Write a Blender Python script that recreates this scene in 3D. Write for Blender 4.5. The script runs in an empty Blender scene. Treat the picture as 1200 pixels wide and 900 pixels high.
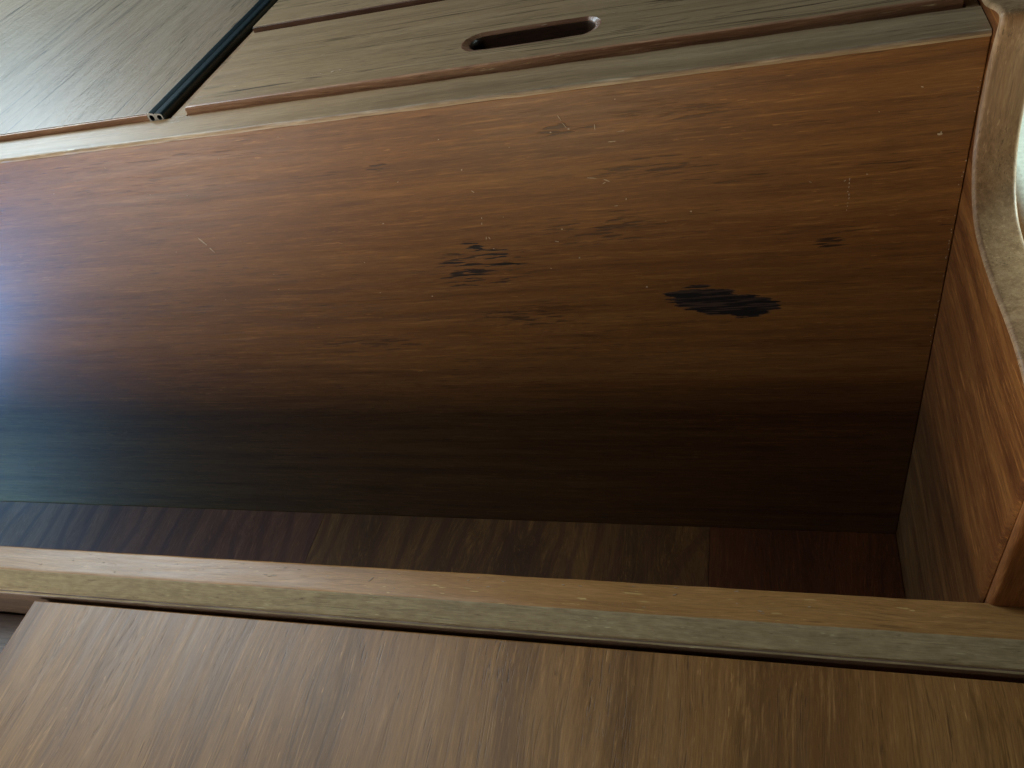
import bpy, bmesh, math, random
from mathutils import Vector, Matrix
R_ = math.radians
sc = bpy.context.scene
random.seed(7)

# ---------------------------------------------------------------- camera
cam_d = bpy.data.cameras.new('camera')
cam = bpy.data.objects.new('camera', cam_d)
sc.collection.objects.link(cam)
rot = Matrix(((0.95486, 0.01591, 0.29664), (0.19291, 0.72615, -0.65992), (-0.22591, 0.68735, 0.69030)))
cam.matrix_world = Matrix.Translation((0, 0, 0.5)) @ rot.to_4x4()
cam_d.sensor_width = 36
cam_d.lens = 27.96
cam_d.clip_start = 0.01
cam_d.clip_end = 50
sc.camera = cam

# ---------------------------------------------------------------- world and light (dim cabin, daylight from the left, added fill lamps)
w = bpy.data.worlds.new('World'); sc.world = w; w.use_nodes = True
bg = w.node_tree.nodes['Background']
bg.inputs[0].default_value = (1.0, 0.60, 0.34, 1)   # light coming back off the varnished cabin joinery
bg.inputs[1].default_value = 0.006


def area(name, loc, target, sx, sy, power, col, spread=180):
    d = bpy.data.lights.new(name, 'AREA'); d.shape = 'RECTANGLE'
    d.size = sx; d.size_y = sy; d.energy = power; d.color = col; d.spread = R_(spread)
    o = bpy.data.objects.new(name, d); sc.collection.objects.link(o)
    o.location = loc
    o.rotation_euler = (Vector(target) - Vector(loc)).to_track_quat('-Z', 'Y').to_euler()
    return o


area('window_light', (-1.90, 1.20, 1.20), (-0.40, 0.45, 0.1), 1.2, 0.60, 11.0, (0.60, 0.86, 1.0))
area('near_window_light', (-1.35, 0.95, 0.92), (-0.42, 0.42, 0.1), 0.6, 0.55, 11.0, (0.72, 0.89, 1.0))
area('left_floor_fill', (-1.35, 0.40, 0.92), (-0.42, 0.42, 0.1), 0.35, 0.50, 1.7, (0.80, 0.92, 1.0))  # added fill to brighten the left floor, no separate window known
area('overhead_fill', (-0.50, 0.38, 0.55), (-0.40, 0.47, 0.20), 0.20, 0.12, 0.6, (1.0, 0.95, 0.86))  # added overhead fill so the panel fades downward, no hatch known
area('low_left_fill', (-1.30, -0.50, -0.15), (-0.30, 0.49, 0.15), 0.40, 0.80, 13.2, (1.0, 0.96, 0.87))  # added low fill for the upper panel, no port known there
area('low_front_fill', (-0.40, -0.60, -0.41), (-0.10, 0.49, 0.15), 0.40, 0.60, 15.5, (1.0, 0.84, 0.56))  # added low fill, cut off by board and rail to grade the panel
area('blue_haze_fill', (-1.25, 0.30, -0.08), (-0.75, 0.49, -0.14), 0.20, 0.20, 4.7, (0.12, 0.44, 1.0))  # added blue lamp for the bluish haze at left, no opening known
area('far_side_light', (0.50, 0.56, 0.27), (0.18, 0.56, 0.12), 0.15, 0.10, 3.0, (0.80, 1.0, 0.97))

sc.view_settings.view_transform = 'Standard'
sc.view_settings.look = 'None'
sc.view_settings.gamma = 1
sc.view_settings.exposure = 0.0

# ---------------------------------------------------------------- materials
AX = {'X': 0, 'Y': 1, 'Z': 2}


def wood(name, grain, cols, rough=0.4, seed=0.0, band=32, warp=0.012, streak=0.35, pore=0.5, fleck=0.25,
         bump=0.18, along=1.6, damage=None, dashes=None, figure=None, wear=None, lines=0.0, hue_k=0.25, soft=0.0, broad=0.0, spec=0.5):
    """varnished teak: slow colour bands, short streaks, dark pores and pale flecks, all long along the grain"""
    m = bpy.data.materials.new(name); m.use_nodes = True
    nt = m.node_tree; N = nt.nodes; L = nt.links
    bs = N['Principled BSDF']
    g = AX[grain]

    def n(t, **k):
        x = N.new(t)
        for a, b in k.items(): setattr(x, a, b)
        return x

    def math_(op, a, b=None, c=None, clamp=False):
        x = n('ShaderNodeMath', operation=op, use_clamp=clamp)
        for i, v in enumerate((a, b, c)):
            if v is None: continue
            if isinstance(v, (int, float)): x.inputs[i].default_value = v
            else: L.new(v, x.inputs[i])
        return x.outputs[0]

    def ramp(v, lo, hi, interp='SMOOTHSTEP'):
        x = n('ShaderNodeMapRange', interpolation_type=interp)
        L.new(v, x.inputs[0]); x.inputs[1].default_value = lo; x.inputs[2].default_value = hi
        return x.outputs[0]

    def mix(f, a, b, mode='MIX'):
        x = n('ShaderNodeMix', data_type='RGBA', blend_type=mode, clamp_factor=True)
        if isinstance(f, (int, float)): x.inputs[0].default_value = f
        else: L.new(f, x.inputs[0])
        for i, v in ((6, a), (7, b)):
            if isinstance(v, tuple): x.inputs[i].default_value = (*v, 1) if len(v) == 3 else v
            else: L.new(v, x.inputs[i])
        return x.outputs[2]

    geo = n('ShaderNodeNewGeometry')
    pos = geo.outputs['Position']
    off = n('ShaderNodeVectorMath', operation='ADD'); L.new(pos, off.inputs[0]); off.inputs[1].default_value = (seed, seed * 1.7, seed * 0.6)
    base = off.outputs[0]
    wn = n('ShaderNodeTexNoise'); wn.inputs['Scale'].default_value = 1; wn.inputs['Detail'].default_value = 2
    ms = n('ShaderNodeVectorMath', operation='MULTIPLY'); L.new(base, ms.inputs[0])
    sv = [9, 9, 9]; sv[g] = 3.2; ms.inputs[1].default_value = sv
    L.new(ms.outputs[0], wn.inputs['Vector'])
    sub = n('ShaderNodeVectorMath', operation='SUBTRACT'); L.new(wn.outputs['Color'], sub.inputs[0]); sub.inputs[1].default_value = (.5, .5, .5)
    scl = n('ShaderNodeVectorMath', operation='SCALE'); L.new(sub.outputs[0], scl.inputs[0]); scl.inputs['Scale'].default_value = warp * 2
    wa = n('ShaderNodeVectorMath', operation='ADD'); L.new(base, wa.inputs[0]); L.new(scl.outputs[0], wa.inputs[1])
    wp = wa.outputs[0]

    def noise(across, alng, detail=3, rgh=0.55, k=0.0, src=wp, dist=0.0):
        s = n('ShaderNodeVectorMath', operation='MULTIPLY_ADD'); L.new(src, s.inputs[0])
        v = [across] * 3; v[g] = alng; s.inputs[1].default_value = v; s.inputs[2].default_value = (k, k * 1.3, k * .7)
        x = n('ShaderNodeTexNoise'); x.inputs['Scale'].default_value = 1
        x.inputs['Detail'].default_value = detail; x.inputs['Roughness'].default_value = rgh; x.inputs['Distortion'].default_value = dist
        L.new(s.outputs[0], x.inputs['Vector'])
        return x.outputs['Fac']

    bands = noise(band, along, 4, .6, 3)
    cr = n('ShaderNodeValToRGB'); L.new(bands, cr.inputs[0])
    e = cr.color_ramp.elements
    e[0].position = .30 - soft; e[0].color = (*cols[0], 1)
    e[1].position = .72 + soft; e[1].color = (*cols[2], 1)
    mm = e.new(.50); mm.color = (*cols[1], 1)
    col = cr.outputs[0]
    if broad:
        bb = noise(15, .7, 2, .45, 81)
        col = mix(math_('MULTIPLY', ramp(bb, .52, .34), broad), col, tuple(c * .8 for c in cols[0]))
        col = mix(math_('MULTIPLY', ramp(bb, .55, .72), broad * .7), col, tuple(min(1, c * 1.15) for c in cols[2]))
    # slow change of hue over the sheet
    big = noise(6, 2.0, 2, .5, 11)
    hue = tuple(c * f for c, f in zip(cols[1], (1.15, .82, .72)))
    col = mix(math_('MULTIPLY', ramp(big, .45, .68), hue_k), col, hue)
    # short streaks
    st = noise(430, 20, 4, .65, 5)
    dk = math_('MULTIPLY', ramp(st, .50, .28), streak)
    lt = math_('MULTIPLY', ramp(st, .52, .74), streak * 1.3)
    col = mix(dk, col, tuple(c * .45 for c in cols[0]))
    col = mix(lt, col, tuple(min(1, c * 1.7) for c in cols[2]))
    md = noise(150, 11, 4, .65, 8)
    col = mix(math_('MULTIPLY', ramp(md, .50, .30), .35), col, tuple(c * .55 for c in cols[0]))
    # very fine fibre
    fi = noise(1500, 90, 2, .6, 29)
    col = mix(math_('MULTIPLY', ramp(fi, .55, .30), .22), col, tuple(c * .5 for c in cols[0]))
    col = mix(math_('MULTIPLY', ramp(fi, .52, .75), .16), col, tuple(min(1, c * 1.6) for c in cols[2]))
    if lines:        # few long dark growth lines
        ln_ = noise(170, .9, 2, .5, 45)
        lm = math_('SUBTRACT', 1.0, ramp(math_('ABSOLUTE', math_('SUBTRACT', ln_, .60)), .0, .030))
        col = mix(math_('MULTIPLY', math_('MULTIPLY', lm, ramp(noise(12, 1.5, 1, .5, 47), .38, .52)), lines), col, tuple(c * .30 for c in cols[0]))
    # pores, gathered into clusters
    po = noise(900, 42, 2, .5, 17)
    cl = noise(60, 5, 2, .5, 21)
    pm = math_('MULTIPLY', ramp(po, .60, .70), ramp(cl, .40, .62))
    col = mix(math_('MULTIPLY', pm, pore), col, tuple(c * .2 for c in cols[0]))
    # pale flecks where the varnish has worn
    fl = noise(700, 70, 2, .5, 33)
    fc = noise(25, 9, 2, .5, 37)
    fm = math_('MULTIPLY', ramp(fl, .655, .74), ramp(fc, .45, .65))
    col = mix(math_('MULTIPLY', fm, fleck), col, tuple(min(1, c * 2.4 + .03) for c in cols[2]))
    hgt = math_('ADD', math_('MULTIPLY', st, .6), math_('MULTIPLY', pm, -1.0))
    if lines: hgt = math_('SUBTRACT', hgt, math_('MULTIPLY', lm, lines * .8))
    rg = math_('ADD', math_('MULTIPLY', noise(200, 12, 3, .6, 41), .22), rough - .11)
    sep = n('ShaderNodeSeparateXYZ'); L.new(pos, sep.inputs[0])
    sx, sy, sz = sep.outputs
    if figure:        # arched plain-sawn figure
        ax_, ay_, k_, fcol = figure
        rx = math_('SUBTRACT', sx, ax_); ry = math_('MULTIPLY', math_('SUBTRACT', sy, ay_), .55)
        rr = math_('SQRT', math_('ADD', math_('MULTIPLY', rx, rx), math_('MULTIPLY', ry, ry)))
        rr = math_('ADD', rr, math_('MULTIPLY', noise(14, 6, 2, .5, 51, base), .06))
        sn = math_('SINE', math_('MULTIPLY', rr, k_))
        col = mix(math_('MULTIPLY', ramp(sn, .2, 1), .55), col, fcol)
    if damage:        # places where the veneer surface has broken away or is bruised dark
        tn = noise(420, 45, 3, .6, 61, base)
        tn2 = noise(560, 30, 2, .6, 67, base)
        for (cx, cz, rx, rz, tilt, lo, hi, strength, dcol) in damage:
            u = math_('SUBTRACT', sx, cx); v = math_('SUBTRACT', sz, cz)
            v = math_('SUBTRACT', v, math_('MULTIPLY', u, tilt))
            u = math_('DIVIDE', u, rx); v = math_('DIVIDE', v, rz)
            r2 = math_('SQRT', math_('ADD', math_('MULTIPLY', u, u), math_('MULTIPLY', v, v)))
            mk = math_('ADD', math_('SUBTRACT', 1.0, r2), math_('MULTIPLY', math_('SUBTRACT', tn, .5), 1.15))
            mk = math_('MULTIPLY', ramp(mk, lo, hi), strength, clamp=True)
            dc = mix(math_('MULTIPLY', ramp(tn2, .50, .62), .85), dcol, tuple(c * 5 + k_ for c, k_ in zip(dcol, (.030, .014, .006))))
            col = mix(mk, col, dc)
            hgt = math_('SUBTRACT', hgt, math_('MULTIPLY', mk, 1.5))
            rg = math_('ADD', rg, math_('MULTIPLY', mk, .5))
    if dashes:        # bruised pores: short dark dashes lying along the grain
        td = noise(430, 42, 2, .55, 91, base)
        for (cx, cz, rx, rz, strength) in dashes:
            u = math_('DIVIDE', math_('SUBTRACT', sx, cx), rx); v = math_('DIVIDE', math_('SUBTRACT', sz, cz), rz)
            r2 = math_('SQRT', math_('ADD', math_('MULTIPLY', u, u), math_('MULTIPLY', v, v)))
            mk = math_('MULTIPLY', ramp(math_('ADD', td, math_('MULTIPLY', math_('SUBTRACT', 1.0, r2, clamp=True), .14)), .60, .66), ramp(r2, 1.15, .7))
            col = mix(math_('MULTIPLY', mk, strength), col, (.012, .007, .006))
            hgt = math_('SUBTRACT', hgt, mk)
    if wear:          # varnish worn off at arrises: (mix colour, threshold low, high)
        wc, lo, hi = wear
        wnn = noise(260, 60, 3, .7, 71)
        col = mix(ramp(wnn, lo, hi), col, wc)
        rg = math_('ADD', rg, math_('MULTIPLY', ramp(wnn, lo, hi), .2))
    L.new(col, bs.inputs['Base Color'])
    L.new(rg, bs.inputs['Roughness'])
    bs.inputs['IOR'].default_value = 1.5
    bs.inputs['Specular IOR Level'].default_value = spec
    b = n('ShaderNodeBump'); b.inputs['Strength'].default_value = bump; b.inputs['Distance'].default_value = .0006
    L.new(hgt, b.inputs['Height']); L.new(b.outputs[0], bs.inputs['Normal'])
    return m


def plain(name, col, rough=.5, metal=0, noise_amt=.3, scale=200, bump=.1):
    m = bpy.data.materials.new(name); m.use_nodes = True
    nt = m.node_tree; N = nt.nodes; L = nt.links; bs = N['Principled BSDF']
    tc = N.new('ShaderNodeNewGeometry'); nz = N.new('ShaderNodeTexNoise'); nz.inputs['Scale'].default_value = scale; nz.inputs['Detail'].default_value = 4
    L.new(tc.outputs['Position'], nz.inputs['Vector'])
    cr = N.new('ShaderNodeValToRGB'); L.new(nz.outputs['Fac'], cr.inputs[0])
    cr.color_ramp.elements[0].position = .3; cr.color_ramp.elements[1].position = .7
    cr.color_ramp.elements[0].color = (*[c * (1 - noise_amt) for c in col], 1)
    cr.color_ramp.elements[1].color = (*[min(1, c * (1 + noise_amt)) for c in col], 1)
    L.new(cr.outputs[0], bs.inputs['Base Color']); bs.inputs['Roughness'].default_value = rough; bs.inputs['Metallic'].default_value = metal
    b = N.new('ShaderNodeBump'); b.inputs['Strength'].default_value = bump; b.inputs['Distance'].default_value = .0005
    L.new(nz.outputs['Fac'], b.inputs['Height']); L.new(b.outputs[0], bs.inputs['Normal'])
    return m


TEAK = ((.105, .039, .0115), (.208, .084, .021), (.29, .130, .034))
TEAKR = ((.075, .024, .010), (.170, .062, .024), (.27, .110, .042))
GREY = ((0.26, 0.1729, 0.0884), (0.351, 0.2367, 0.1274), (0.429, 0.2993, 0.169))
BOARD = ((.24, .106, .030), (.34, .158, .044), (.42, .212, .070))
BLK = (.009, .005, .003)
m_panel = wood('teak_panel', 'X', TEAK, .44, 0.3, band=64, along=1.4, warp=.004, streak=.30, soft=.14, pore=.6, fleck=.3, hue_k=.10, spec=.38, damage=[
    (-.0400, .0760, .0300, .0135, -.10, .02, .12, 1.0, BLK),
    (-.0220, .0690, .0330, .0120, -.02, .02, .12, 1.0, BLK),
    (-.0070, .0665, .0250, .0115, .00, .02, .12, 1.0, BLK),
], dashes=[
    (-.2150, .1210, .0420, .0240, .75), (-.1950, .1290, .0200, .0120, 1.0), (-.2160, .1420, .0150, .0080, 1.0), (-.2350, .1160, .0240, .0160, .8),
    (-.1900, .0650, .0500, .0120, .6), (-.2730, .2220, .0120, .0060, .7), (-.1150, .1480, .0500, .0150, .55), (.0520, .1220, .0150, .0080, .8),
    (-.0600, .2000, .0600, .0100, .5), (-.1300, .2360, .0300, .0060, .6), (-.3500, .0400, .0700, .0100, .5), (-.0500, .2380, .0500, .0080, .45),
])
m_end = wood('teak_end_panel', 'Y', ((.09, .026, .005), (.165, .054, .011), (.265, .100, .022)), .56, 1.9, band=60, warp=.02, streak=.42, pore=.5, fleck=.4, along=4, spec=.18)
m_cheek_lightened = wood('teak_cheek_lightened', 'Z', ((.16, .055, .014), (.30, .115, .032), (.42, .18, .055)), .52, 1.4, band=60, streak=.35, pore=.4, fleck=.3, along=3, spec=.25)  # colour lightened to make up for the shade on its front face
m_band = wood('teak_edge_band', 'Z', ((.25, .140, .065), (.34, .20, .098), (.41, .26, .135)), .46, 4.1, band=110, along=14, streak=.35, pore=.6, bump=.1, spec=.35)
m_ledge = wood('teak_ledge', 'X', GREY, .42, 2.2, band=50, streak=.2, pore=.35, fleck=.1, bump=.2)
m_arris = wood('worn_arris', 'X', ((.20, .13, .07), (.36, .26, .16), (.50, .40, .27)), .5, 3.1, band=90, along=20, fleck=.7)
m_lid = wood('teak_lid', 'X', GREY, .40, 6.2, band=60, streak=.14, pore=.7, fleck=.10, bump=.15, along=1.0, lines=.95, hue_k=.1, soft=.1)
m_lip = wood('teak_lid_edge', 'X', ((.24, .115, .060), (.42, .22, .12), (.56, .34, .20)), .40, 7.7, band=120, along=6, fleck=.7)
m_lipd = wood('dark_lid_edge', 'X', ((.06, .030, .018), (.11, .055, .032), (.17, .09, .055)), .45, 7.1, band=120, along=6)
m_leaf = wood('teak_hatch', 'Y', ((.22, .155, .095), (.29, .212, .138), (.35, .265, .18)), .38, 9.1, band=60, streak=.14, pore=.8, fleck=.10, bump=.18, along=1.0, lines=1.0, hue_k=.1, soft=.1)
m_board = wood('teak_board', 'Y', BOARD, .42, 12.4, band=42, streak=.34, pore=.6, fleck=.4, bump=.16, along=1.4, warp=.014, lines=.35, broad=.8, hue_k=.12)
m_rail = wood('teak_rail', 'X', ((.35, .165, .050), (.48, .245, .078), (.55, .31, .115)), .38, 15.1, band=60, streak=.22, pore=.35, fleck=.7, bump=.12, hue_k=.1, soft=.08)
m_worn = wood('bare_worn_edge', 'X', ((.36, .255, .125), (.44, .325, .165), (.51, .39, .21)), .62, 17.3, band=260, along=90, streak=.14, hue_k=.05, pore=.3, fleck=.5, bump=.3,
              wear=((.20, .13, .07), .62, .78))
m_floor = wood('sole_board', 'Y', ((.10, .040, .017), (.16, .066, .028), (.22, .095, .042)), .45, 20.1, band=18, along=3, warp=.05, figure=(-.30, .62, 190, (.07, .03, .018)))
m_floor2 = wood('sole_board_dark', 'Y', ((.06, .018, .005), (.10, .030, .008), (.15, .05, .012)), .45, 23.1, band=18, along=3, warp=.04)
m_floor3 = wood('sole_board_light', 'Y', ((.08, .036, .011), (.16, .074, .020), (.26, .13, .034)), .45, 26.3, band=18, along=3, warp=.06, figure=(-.02, .36, 240, (.09, .035, .015)))
m_dark = wood('carcass_wood', 'X', ((.03, .014, .008), (.05, .025, .014), (.08, .04, .02)), .6, 28)
m_rubber = plain('black_rubber', (.010, .022, .027), .42, 0, .3, 300, .15)
m_alu = plain('bare_aluminium', (.50, .50, .48), .45, .3, .2, 400)
m_vinyl = plain('pale_green_vinyl', (.70, .76, .68), .55, 0, .12, 260, .3)
m_chip = plain('chipped_varnish', (.46, .34, .22), .6, 0, .3, 500)
m_varn = wood('glossy_varnish_wood', 'X', ((.12, .06, .035), (.26, .14, .085), (.42, .26, .17)), .30, 31, band=80, streak=.3, fleck=.4, bump=.08)
m_cav_shade = wood('slot_shade_wood', 'X', ((.020, .011, .007), (.045, .026, .016), (.08, .045, .028)), .35, 33, bump=.3)  # shade inside the slot put into a darker wood colour

# ---------------------------------------------------------------- mesh helpers


def link(name, bm, mats, parent=None, smooth=True):
    me = bpy.data.meshes.new(name)
    bmesh.ops.recalc_face_normals(bm, faces=bm.faces)
    bm.to_mesh(me); bm.free()
    for m in (mats if isinstance(mats, (list, tuple)) else [mats]): me.materials.append(m)
    if smooth:
        for p in me.polygons: p.use_smooth = True
        try: me.set_sharp_from_angle(angle=R_(38))
        except Exception: pass
    o = bpy.data.objects.new(name, me); sc.collection.objects.link(o)
    if smooth:
        mod = o.modifiers.new('weighted_normals', 'WEIGHTED_NORMAL'); mod.keep_sharp = True; mod.weight = 90
    if parent:
        o.parent = parent
        me.transform(Matrix.Translation(-parent.location))
    return o


def thing(name, loc, label, cat, group=None):
    o = bpy.data.objects.new(name, None); sc.collection.objects.link(o)
    o.empty_display_size = .05
    o.location = loc; o['label'] = label; o['category'] = cat
    if group: o['group'] = group
    return o


def boxbm(x0, x1, y0, y1, z0, z1, bev=.0015, seg=3):
    bm = bmesh.new()
    bmesh.ops.create_cube(bm, size=1)
    bmesh.ops.scale(bm, vec=(x1 - x0, y1 - y0, z1 - z0), verts=bm.verts)
    bmesh.ops.translate(bm, vec=((x0 + x1) / 2, (y0 + y1) / 2, (z0 + z1) / 2), verts=bm.verts)
    if bev: bmesh.ops.bevel(bm, geom=list(bm.edges), offset=bev, segments=seg, profile=.5, affect='EDGES')
    return bm


def extrude_profile(pts, x0, x1, nx=1, jitter=0.0, mat_of=None, closed=True):
    """loft a closed Y-Z outline along X; jitter wobbles it like hand-worn wood"""
    bm = bmesh.new(); rows = []
    rnd = random.Random(3)
    ph = [rnd.random() * 6 for _ in pts]
    for i in range(nx + 1):
        x = x0 + (x1 - x0) * i / nx
        rows.append([bm.verts.new((x, y + jitter * (math.sin(x * 71 + ph[k]) + .6 * math.sin(x * 193 + ph[k] * 2)),
                                   z + jitter * (math.sin(x * 83 + ph[k] * 3) + .5 * math.sin(x * 231 + ph[k])))) for k, (y, z) in enumerate(pts)])
    n = len(pts)
    for i in range(nx):
        for k in range(n if closed else n - 1):
            f = bm.faces.new((rows[i][k], rows[i][(k + 1) % n], rows[i + 1][(k + 1) % n], rows[i + 1][k]))
            if mat_of: f.material_index = mat_of[k]
    if closed:
        bm.faces.new(rows[0]); bm.faces.new(rows[-1][::-1])
    return bm


YP, ZT, ZF, XB, YR = .4946, .2658, -.2445, .1297, .2842

# ---------------------------------------------------------------- the built-in locker
locker = thing('storage_locker', (-.3, YP, ZF), 'deep varnished teak locker recess with a scuffed tall back panel and a worn front rail', 'locker')

# tall back panel, top arris rounded over to the ledge
o = link('back_panel', boxbm(-1.20, XB - .0006, YP, YP + .012, ZF - .02, ZT - .0035, .0006, 2), m_panel, locker)
o['label'] = 'tall reddish brown back panel with a black gouged patch and small scratches'
# ledge with a pale worn arris along its front
prof = [(YP - .0003, ZT - .0034), (YP - .0003, ZT - .0018), (YP + .0005, ZT - .0006), (YP + .0016, ZT), (.5279, ZT), (.5279, ZT - .02), (YP + .006, ZT - .02), (YP + .006, ZT - .0034)]
o = link('ledge', extrude_profile(prof, -1.20, XB - .0006, 260, .00010, [0, 1, 1, 0, 0, 0, 0, 0]), [m_ledge, m_arris], locker)
# stiles of the ledge frame either side of the lids
link('ledge', boxbm(-.4525, -.4375, .5290, 1.25, ZT - .02, ZT - .0003, .0008), m_ledge, locker)
link('ledge', boxbm(.1215, XB - .0006, .5290, 1.25, ZT - .02, ZT - .0003, .0008), m_ledge, locker)
link('carcass', boxbm(-1.7, XB, .5292, 1.3, ZT - .06, ZT - .034, 0), m_dark, locker)

# floor of the recess, three sole boards side by side
fb = [(-1.15, -.5205, m_floor, 0), (-.5203, -.0527, m_floor3, 0), (-.0525, XB - .0006, m_floor2, 0)]
for x0, x1, mt, dz in fb:
    o = link('floor_board', boxbm(x0, x1, .27, YP - .0006, ZF - .02, ZF, .0004, 2), mt, locker)

# shaped end panel (bulkhead) with its scalloped top edge
TH = .0245
P = [(.60, .272), (.56, .271), (.535, .2705), (.5221, .2713), (.5122, .2738), (.4990, .2775), (.4905, .2788), (.4858, .2776), (.4842, .273), (.4862, .264),
     (.4890, .250), (.4904, .232), (.4902, .214), (.4876, .200), (.4835, .189), (.4764, .1787), (.471, .1728), (.4628, .1667), (.4506, .1617), (.4289, .1590), (.3939, .1600),
     (.3722, .1622), (.3461, .1635), (.3228, .1618), (.308, .158), (.297, .150), (.290, .139), (.2862, .125), (.2848, .11)]
# smooth Catmull-Rom through the outline


def smooth_pts(p, k=4):
    out = []
    for i in range(len(p) - 1):
        a = Vector(p[max(i - 1, 0)]); b = Vector(p[i]); c = Vector(p[i + 1]); d = Vector(p[min(i + 2, len(p) - 1)])
        for j in range(k):
            t = j / k
            out.append(.5 * ((2 * b) + (c - a) * t + (2 * a - 5 * b + 4 * c - d) * t * t + (3 * b - a - 3 * c + d) * t ** 3))
    out.append(Vector(p[-1])); return out


sp = smooth_pts(P)
# raise the far end well above the counter like a cabin bulkhead
outline = [Vector((1.25, .272))] + sp
nrm = []
for i, p in enumerate(outline):
    a = outline[max(i - 1, 0)]; b = outline[min(i + 1, len(outline) - 1)]
    t = (b - a).normalized(); nrm.append(Vector((t.y, -t.x)))   # points outward (up / to the front)
if nrm[5].y < 0: nrm = [-v for v in nrm]
bm = bmesh.new(); RB = .0032; cols = []
arc = [0, 18, 36, 54, 72, 90]
for p, nn in zip(outline, nrm):
    RB = .0028 + .0020 * max(0.0, min(1.0, (.17 - p.y) / .05)) * max(0.0, min(1.0, (.318 - p.x) / .02))
    c = []
    for a in arc: c.append((XB + RB * (1 - math.sin(R_(a))), p - nn * RB * (1 - math.cos(R_(a)))))
    c = c[::-1]
    row = []
    for a in (0, 22, 45, 67, 90):       # left arris
        row.append((XB + RB * (1 - math.cos(R_(a))), p - nn * RB * (1 - math.sin(R_(a)))))
    for a in (90, 67, 45, 22, 0):
        row.append((XB + TH - RB * (1 - math.cos(R_(a))), p - nn * RB * (1 - math.sin(R_(a)))))
    cols.append([bm.verts.new((x, q.x, q.y)) for x, q in row])
for i in range(len(cols) - 1):
    for k in range(9):
        f = bm.faces.new((cols[i][k], cols[i][k + 1], cols[i + 1][k + 1], cols[i + 1][k])); f.material_index = 1 if cols[i][0].co.y > .302 or i < 20 else 0
ends = []
for k, x in ((0, XB), (9, XB + TH)):
    a = bm.verts.new((x, cols[-1][k].co.y, ZF - .02)); b = bm.verts.new((x, 1.25, ZF - .02))
    f = bm.faces.new([c[k] for c in cols] + [a, b]); ends.append(a)
f = bm.faces.new([v for v in cols[-1]] + [ends[1], ends[0]]); f.material_index = 0
bm.normal_update()
bmesh.ops.triangulate(bm, faces=[f for f in bm.faces if len(f.verts) > 4], ngon_method='EAR_CLIP')
o = link('end_panel', bm, [m_end, m_band], locker)
for p_ in o.data.polygons:
    if abs(p_.normal.x) > .999: p_.use_smooth = False
o.modifiers.clear()
o['label'] = 'shaped end panel with a swooping rounded top edge at the right'
# front cheek beyond the end panel
link('corner_block', boxbm(XB + .0030, .42, YR - .0022, .305, ZF - .02, .118, .004, 4), m_cheek_lightened, locker)

# front rail: flat varnished top, bare worn chamfer, small lip, face
prof = [(.2635, -.00), (.2605, -.0004), (.2590, -.0010), (.2530, -.0036), (.2468, -.0065), (.2455, -.0072), (.2450, -.0082), (.2440, -.0084), (.2430, -.0090), (.2424, -.0102), (.2424, -.0150),
        (.2440, -.0160), (.2440, -.0460), (.2440, -.10), (YR, -.10), (YR, -.0025), (YR - .0005, -.0010), (YR - .0022, -.0001)]
mo = [0, 1, 1, 1, 1, 1, 2, 1, 2, 2, 2, 2, 2, 0, 0, 0, 0, 0]
m_railface = wood('rail_face', 'X', ((.11, .07, .045), (.17, .11, .075), (.24, .16, .11)), .45, 35, band=90, fleck=.4)
link('front_rail', extrude_profile(prof, -1.20, .60, 420, .00008, mo), [m_rail, m_worn, m_railface], locker)
link('front_base', boxbm(-1.20, .60, .2460, .2580, ZF - .02, -.101, .001), m_dark, locker)
# step below the rail that shows left of the loose board
link('lower_step', boxbm(-1.20, -.02, .05, .2432, -.085, -.050, .004), m_railface, locker)

# ---------------------------------------------------------------- lids on the counter


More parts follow.
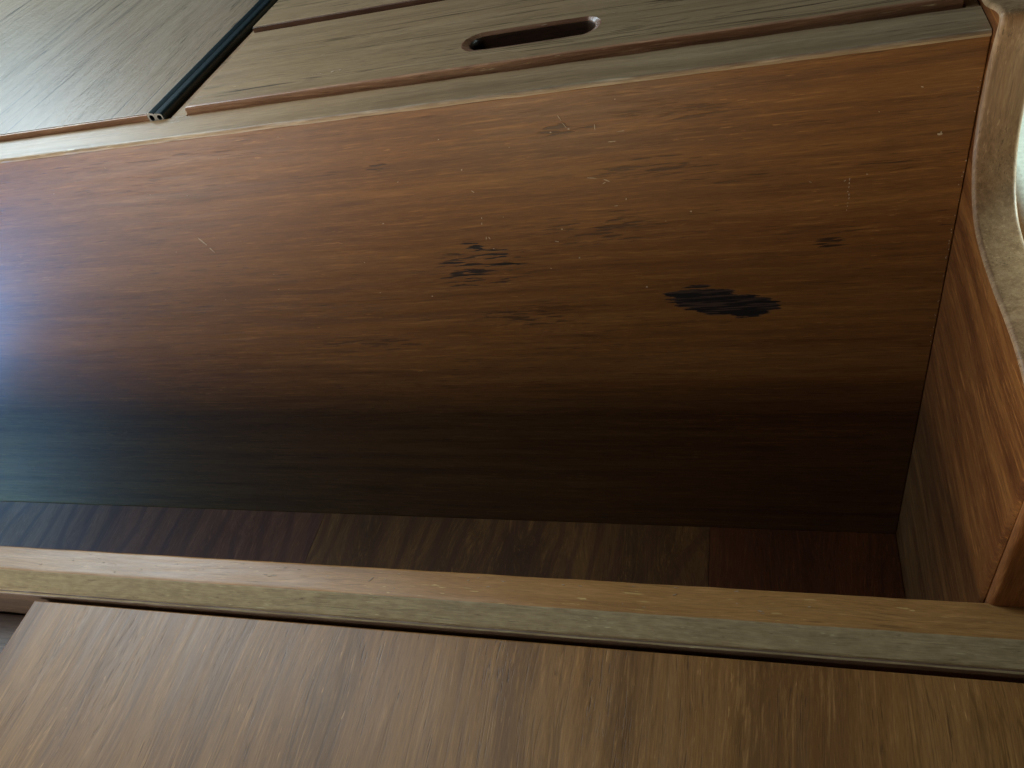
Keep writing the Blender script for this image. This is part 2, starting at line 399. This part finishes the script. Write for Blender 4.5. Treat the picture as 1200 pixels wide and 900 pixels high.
def lid(name, x0, x1, y0, y1, z0, z1, mats, parent, slot=None, rnd=.0022):
    """plate with a rounded top arris; optional finger slot (stadium) through it"""
    bm = bmesh.new()
    if slot: cx, cy, hl, rr = slot
    else: cx, cy, hl, rr = (x0 + x1) / 2, (y0 + y1) / 2, 0, 0
    n = 96
    dirs = []
    inner = []
    if slot:
        for i in range(n):
            a = 2 * math.pi * i / n
            c, s = math.cos(a), math.sin(a)
            # superellipse-like stadium
            px = (hl if c > 0 else -hl) * min(1, abs(c) * 3.0) ** .55; inner.append((px, rr, c, s))
    loops = []

    def rect_pt(px, py):
        # push (px,py) from the slot centre to the rectangle border, keeps angle order
        ts = []
        if px > 1e-9: ts.append((x1 - cx) / px)
        if px < -1e-9: ts.append((x0 - cx) / px)
        if py > 1e-9: ts.append((y1 - cy) / py)
        if py < -1e-9: ts.append((y0 - cy) / py)
        t = min(ts); return cx + px * t, cy + py * t
    if slot:
        def ring(off, z, wob=0):
            L = []
            for i, (px, r_, c, s) in enumerate(inner):
                r2 = r_ + off * (.14 + .86 * (1 - s) / 2) + wob * (math.sin(i * .9) + math.sin(i * 2.3 + 1)) * .0001
                L.append(bm.verts.new((cx + px + c * r2, cy + s * r2, z)))
            return L
        outer = []
        for px, r_, c, s in inner:
            # aim through the slot outline so the fan is even
            outer.append(rect_pt(px + c * r_, s * r_))
        oi = [[v[0], v[1]] for v in outer]
        for (rx_, ry_) in ((x0, y0), (x1, y0), (x1, y1), (x0, y1)):   # snap nearest to corners
            k = min(range(n), key=lambda i: (oi[i][0] - rx_) ** 2 + (oi[i][1] - ry_) ** 2); oi[k] = [rx_, ry_]

        def oring(inset, z):
            L = []
            for x, y in oi:
                x = min(max(x, x0 + inset), x1 - inset); y = min(max(y, y0 + inset), y1 - inset)
                L.append(bm.verts.new((x, y, z)))
            return L
        seq = [oring(0, z0), oring(0, z1 - rnd), oring(rnd * .3, z1 - rnd * .3), oring(rnd, z1),
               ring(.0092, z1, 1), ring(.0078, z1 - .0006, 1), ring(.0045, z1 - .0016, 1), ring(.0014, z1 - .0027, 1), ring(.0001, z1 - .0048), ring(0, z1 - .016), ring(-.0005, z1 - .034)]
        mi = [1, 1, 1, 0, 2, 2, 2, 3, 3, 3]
        for q in range(len(seq) - 1):
            A, B = seq[q], seq[q + 1]
            for i in range(n):
                j = (i + 1) % n
                f = bm.faces.new((A[i], A[j], B[j], B[i])); f.material_index = mi[q]
        f = bm.faces.new(seq[-1]); f.material_index = 3
        f = bm.faces.new(seq[0][::-1]); f.material_index = 1
        bmesh.ops.remove_doubles(bm, verts=bm.verts, dist=1e-6)
    return link(name, bm, mats, parent)


lid_a = thing('locker_lid', (-.157, .60, ZT - .012), 'grey-brown teak lid with an oval finger slot, resting in the counter frame', 'lid', )
YA0, YA1 = .5302, .6690
lid('lid_panel', -.4362, .1200, YA0, YA1, ZT - .030, ZT + .0062, [m_lid, m_lip, m_varn, m_cav_shade], lid_a, slot=(-.1560, .5750, .0360, .0112))
# cavity bottom of the slot, its shade painted dark, is part of lid_panel; the worn rim is its own part
lid_b = thing('locker_lid', (-.157, .86, ZT - .012), 'plain grey-brown teak lid without a slot, behind the slotted lid', 'lid')
link('lid_panel', boxbm(-.4400, .1200, .6762, 1.05, ZT - .012, ZT + .0086, .0006, 3), m_lid, lid_b)
link('edge_lipping', boxbm(-.4400, .1200, .6742, .6760, ZT - .012, ZT + .0082, .0005, 3), m_lipd, lid_b)

leaf = thing('hatch_cover', (-.9, .8, ZT - .012), 'broad grey teak hatch cover left of the black rubber strip', 'hatch')
link('hatch_panel', boxbm(-1.60, -.4720, .5312, 1.25, ZT - .012, ZT + .0052, .0008, 3), m_leaf, leaf)
link('edge_lipping', boxbm(-1.60, -.4722, .5290, .5310, ZT - .012, ZT + .0048, .0006, 3), m_lip, leaf)

# black extruded strip with two hollow chambers
strip = thing('rubber_strip', (-.462, .531, ZT), 'black two-chamber rubber strip running back between the hatch cover and the lids', 'rubber strip')
bm = bmesh.new()
xl, xr, zb, zt = -.4712, -.4572, ZT - .002, ZT + .0066
outer = []
for (cx_, cz_, a0) in ((xr - .0028, zt - .0040, 0), (xl + .0028, zt - .0022, 90), (xl + .0012, zb + .0012, 180), (xr - .0012, zb + .0012, 270)):
    r_ = .0028 if a0 < 180 else .0012
    for q in range(6):
        a = R_(a0 + q * 18); outer.append((cx_ + r_ * math.cos(a), cz_ + r_ * math.sin(a)))
# groove along the top between the chambers
top = []
for i, (x, z) in enumerate(outer): top.append((x, z))
outer = top[:6] + [(-.4636, zt - .0006), (-.4642, zt - .0012), (-.4648, zt - .0006)] + top[6:]


def hole(cx_, cz_, rx, rz, n=16): return [(cx_ + rx * math.cos(2 * math.pi * i / n), cz_ + rz * math.sin(2 * math.pi * i / n)) for i in range(n)]


y0, y1 = .5275, 1.25
A = [bm.verts.new((x, y0, z)) for x, z in outer]; B = [bm.verts.new((x, y1, z)) for x, z in outer]
n = len(outer)
for i in range(n): bm.faces.new((A[i], A[(i + 1) % n], B[(i + 1) % n], B[i]))
link('strip_body', bm, m_rubber, strip)
# end face: rim with two openings
bm = bmesh.new()
O = [bm.verts.new((x, y0 - .0003, z)) for x, z in outer]
es = [bm.edges.new((O[i], O[(i + 1) % n])) for i in range(n)]
hs = []
for hc in ((-.4677, ZT + .0026, .0021, .0026), (-.4606, ZT + .0022, .0021, .0021)):
    H = [bm.verts.new((x, y0 - .0003, z)) for x, z in hole(*hc)]
    es += [bm.edges.new((H[i], H[(i + 1) % 16])) for i in range(16)]; hs.append(H)
bmesh.ops.triangle_fill(bm, edges=es, use_beauty=True)
for H in hs:
    D = [bm.verts.new((v.co.x, y0 + .012, v.co.z)) for v in H]
    for i in range(16):
        f = bm.faces.new((H[i], H[(i + 1) % 16], D[(i + 1) % 16], D[i])); f.material_index = 1
    f = bm.faces.new(D); f.material_index = 1
o = link('cut_end', bm, [m_alu, m_rubber], strip, smooth=False)
o['label'] = 'pale cut end with two dark holes'

# ---------------------------------------------------------------- loose board in front of the rail
bd = link('teak_board', boxbm(-.6040, .62, -.06, .2395, -.0300, -.0120, .0016, 3), m_board)
bd['label'] = 'light streaky teak board lying in front of the worn front rail'
bd['category'] = 'board'

# ---------------------------------------------------------------- pale cushion beyond the end panel
bm = boxbm(.157, .75, .33, 1.2, -.06, .13, .025, 6)
cu = link('seat_cushion', bm, m_vinyl)
cu['label'] = 'pale grey-green cushion glimpsed beyond the shaped end panel at the right edge'
cu['category'] = 'cushion'

# ---------------------------------------------------------------- chips and scratches, thin real flakes


def flakes(name, items, parent, axis, lift, mat):
    """items: (u, v, length, width, angle) on a plane; axis 'Y' = upright panel (u=x, v=z), 'Z' = flat top (u=x, v=y)"""
    bm = bmesh.new(); rnd = random.Random(5)
    for (u, v, ln, wd, an, base) in items:
        ca, sa = math.cos(an), math.sin(an); k = 8; ring = []
        for i in range(k):
            a = 2 * math.pi * i / k
            f = .7 + rnd.random() * .5
            p, q = ln / 2 * math.cos(a) * f, wd / 2 * math.sin(a) * f
            x, y = u + p * ca - q * sa, v + p * sa + q * ca
            ring.append((x, y))
        t = .00008
        def P3(x, y, h): return (x, base - lift - h, y) if axis == 'Y' else (x, y, base + lift + h)
        a_ = [bm.verts.new(P3(x, y, -lift * .5)) for x, y in ring]; b_ = [bm.verts.new(P3(x, y, t)) for x, y in ring]
        bm.faces.new(b_)
        for i in range(k): bm.faces.new((a_[i], a_[(i + 1) % k], b_[(i + 1) % k], b_[i]))
    o = link(name, bm, mat, parent, smooth=False); o['kind'] = 'stuff'; return o


it = []
rnd = random.Random(11)
for i in range(9):   # dotted vertical scratch
    z = .1760 - i * .0031 - rnd.random() * .0008
    it.append((.0600 + rnd.uniform(-.0006, .0006), z, rnd.uniform(.0008, .0020), .0007, 1.5, YP))
it += [(.0572, .1748, .0014, .0006, .6, YP), (.1105, .2030, .0032, .0016, 0, YP), (.1112, .2038, .0010, .0022, 0, YP)]
for (u, v, l, w_, a) in [(-.2040, .1500, .0028, .0007, 1.2), (-.2015, .1500, .0030, .0007, -1.2), (-.2040, .1640, .0022, .0007, 1.3), (-.2028, .1690, .0018, .0007, 1.3),
                         (-.2035, .1930, .0030, .0007, -.8), (-.2070, .2120, .0018, .0010, 1), (-.1420, .1530, .0012, .0012, 0), (-.1330, .1250, .0014, .0014, 0), (-.1480, .1420, .0035, .0007, -.3),
                         (-.0840, .0920, .0016, .0014, 0), (-.2680, .0940, .0014, .0012, 0), (-.3150, .1010, .0012, .0010, 0),
                         (-.1270, .2440, .0060, .0005, -1.15), (-.1245, .2380, .0060, .0005, -1.1), (-.1220, .2350, .0018, .0014, 0), (-.1350, .2340, .0014, .0012, 0), (-.1040, .2340, .0050, .0006, 1.5),
                         (-.0940, .2220, .0060, .0006, 0), (-.0870, .2290, .0050, .0005, 0), (-.1120, .1950, .0080, .0006, -.15), (-.1020, .1920, .0050, .0008, -.5), (-.1040, .1900, .0030, .0006, .5),
                         (-.0900, .1750, .0020, .0007, 1.4), (-.0980, .1700, .0030, .0006, .1), (-.0450, .1600, .0015, .0012, 0)]:
    it.append((u, v, l, w_, a, YP))
it += [(-.4600, .1680, .0110, .0018, -1.1, YP), (-.4560, .1590, .0070, .0012, -1.2, YP)]
for i in range(24):
    it.append((rnd.uniform(-.62, .10), rnd.uniform(.10, .262), rnd.uniform(.0006, .0022), rnd.uniform(.0004, .0008), rnd.uniform(-.5, .5), YP))
for i in range(26):  # along the joint with the end panel
    it.append((XB - .0012 - abs(rnd.gauss(0, .0008)), rnd.uniform(.02, .24), rnd.uniform(.0006, .0012), rnd.uniform(.0004, .0008), 1.5, YP))
flakes('varnish_chip', it, locker, 'Y', .0001, m_chip)

it = []
for i in range(40):
    it.append((rnd.uniform(-.62, .05), rnd.uniform(.264, .2815), rnd.uniform(.0008, .0035), rnd.uniform(.0004, .0008), rnd.uniform(-.2, .4), 0))
for u in (-.38, -.376, -.372): it.append((u, .2705 + rnd.uniform(-.001, .001), .004, .0010, .05, 0))
it.append((-.287, .273, .0045, .0010, .9, 0))
flakes('varnish_chip', it, locker, 'Z', .0001, m_chip)
it = [(-.3120, .5565, .0030, .0020, .4, ZT + .0062), (-.3060, .5572, .0022, .0022, 1, ZT + .0062), (-.325, .5560, .016, .0008, .03, ZT + .0062), (-.40, .5555, .006, .0008, 0, ZT + .0062)]
for i in range(14): it.append((rnd.uniform(-.43, .10), rnd.uniform(.535, .66), rnd.uniform(.001, .005), .0006, rnd.uniform(-.1, .1), ZT + .0062))
flakes('varnish_chip', it, lid_a, 'Z', .0001, m_chip)
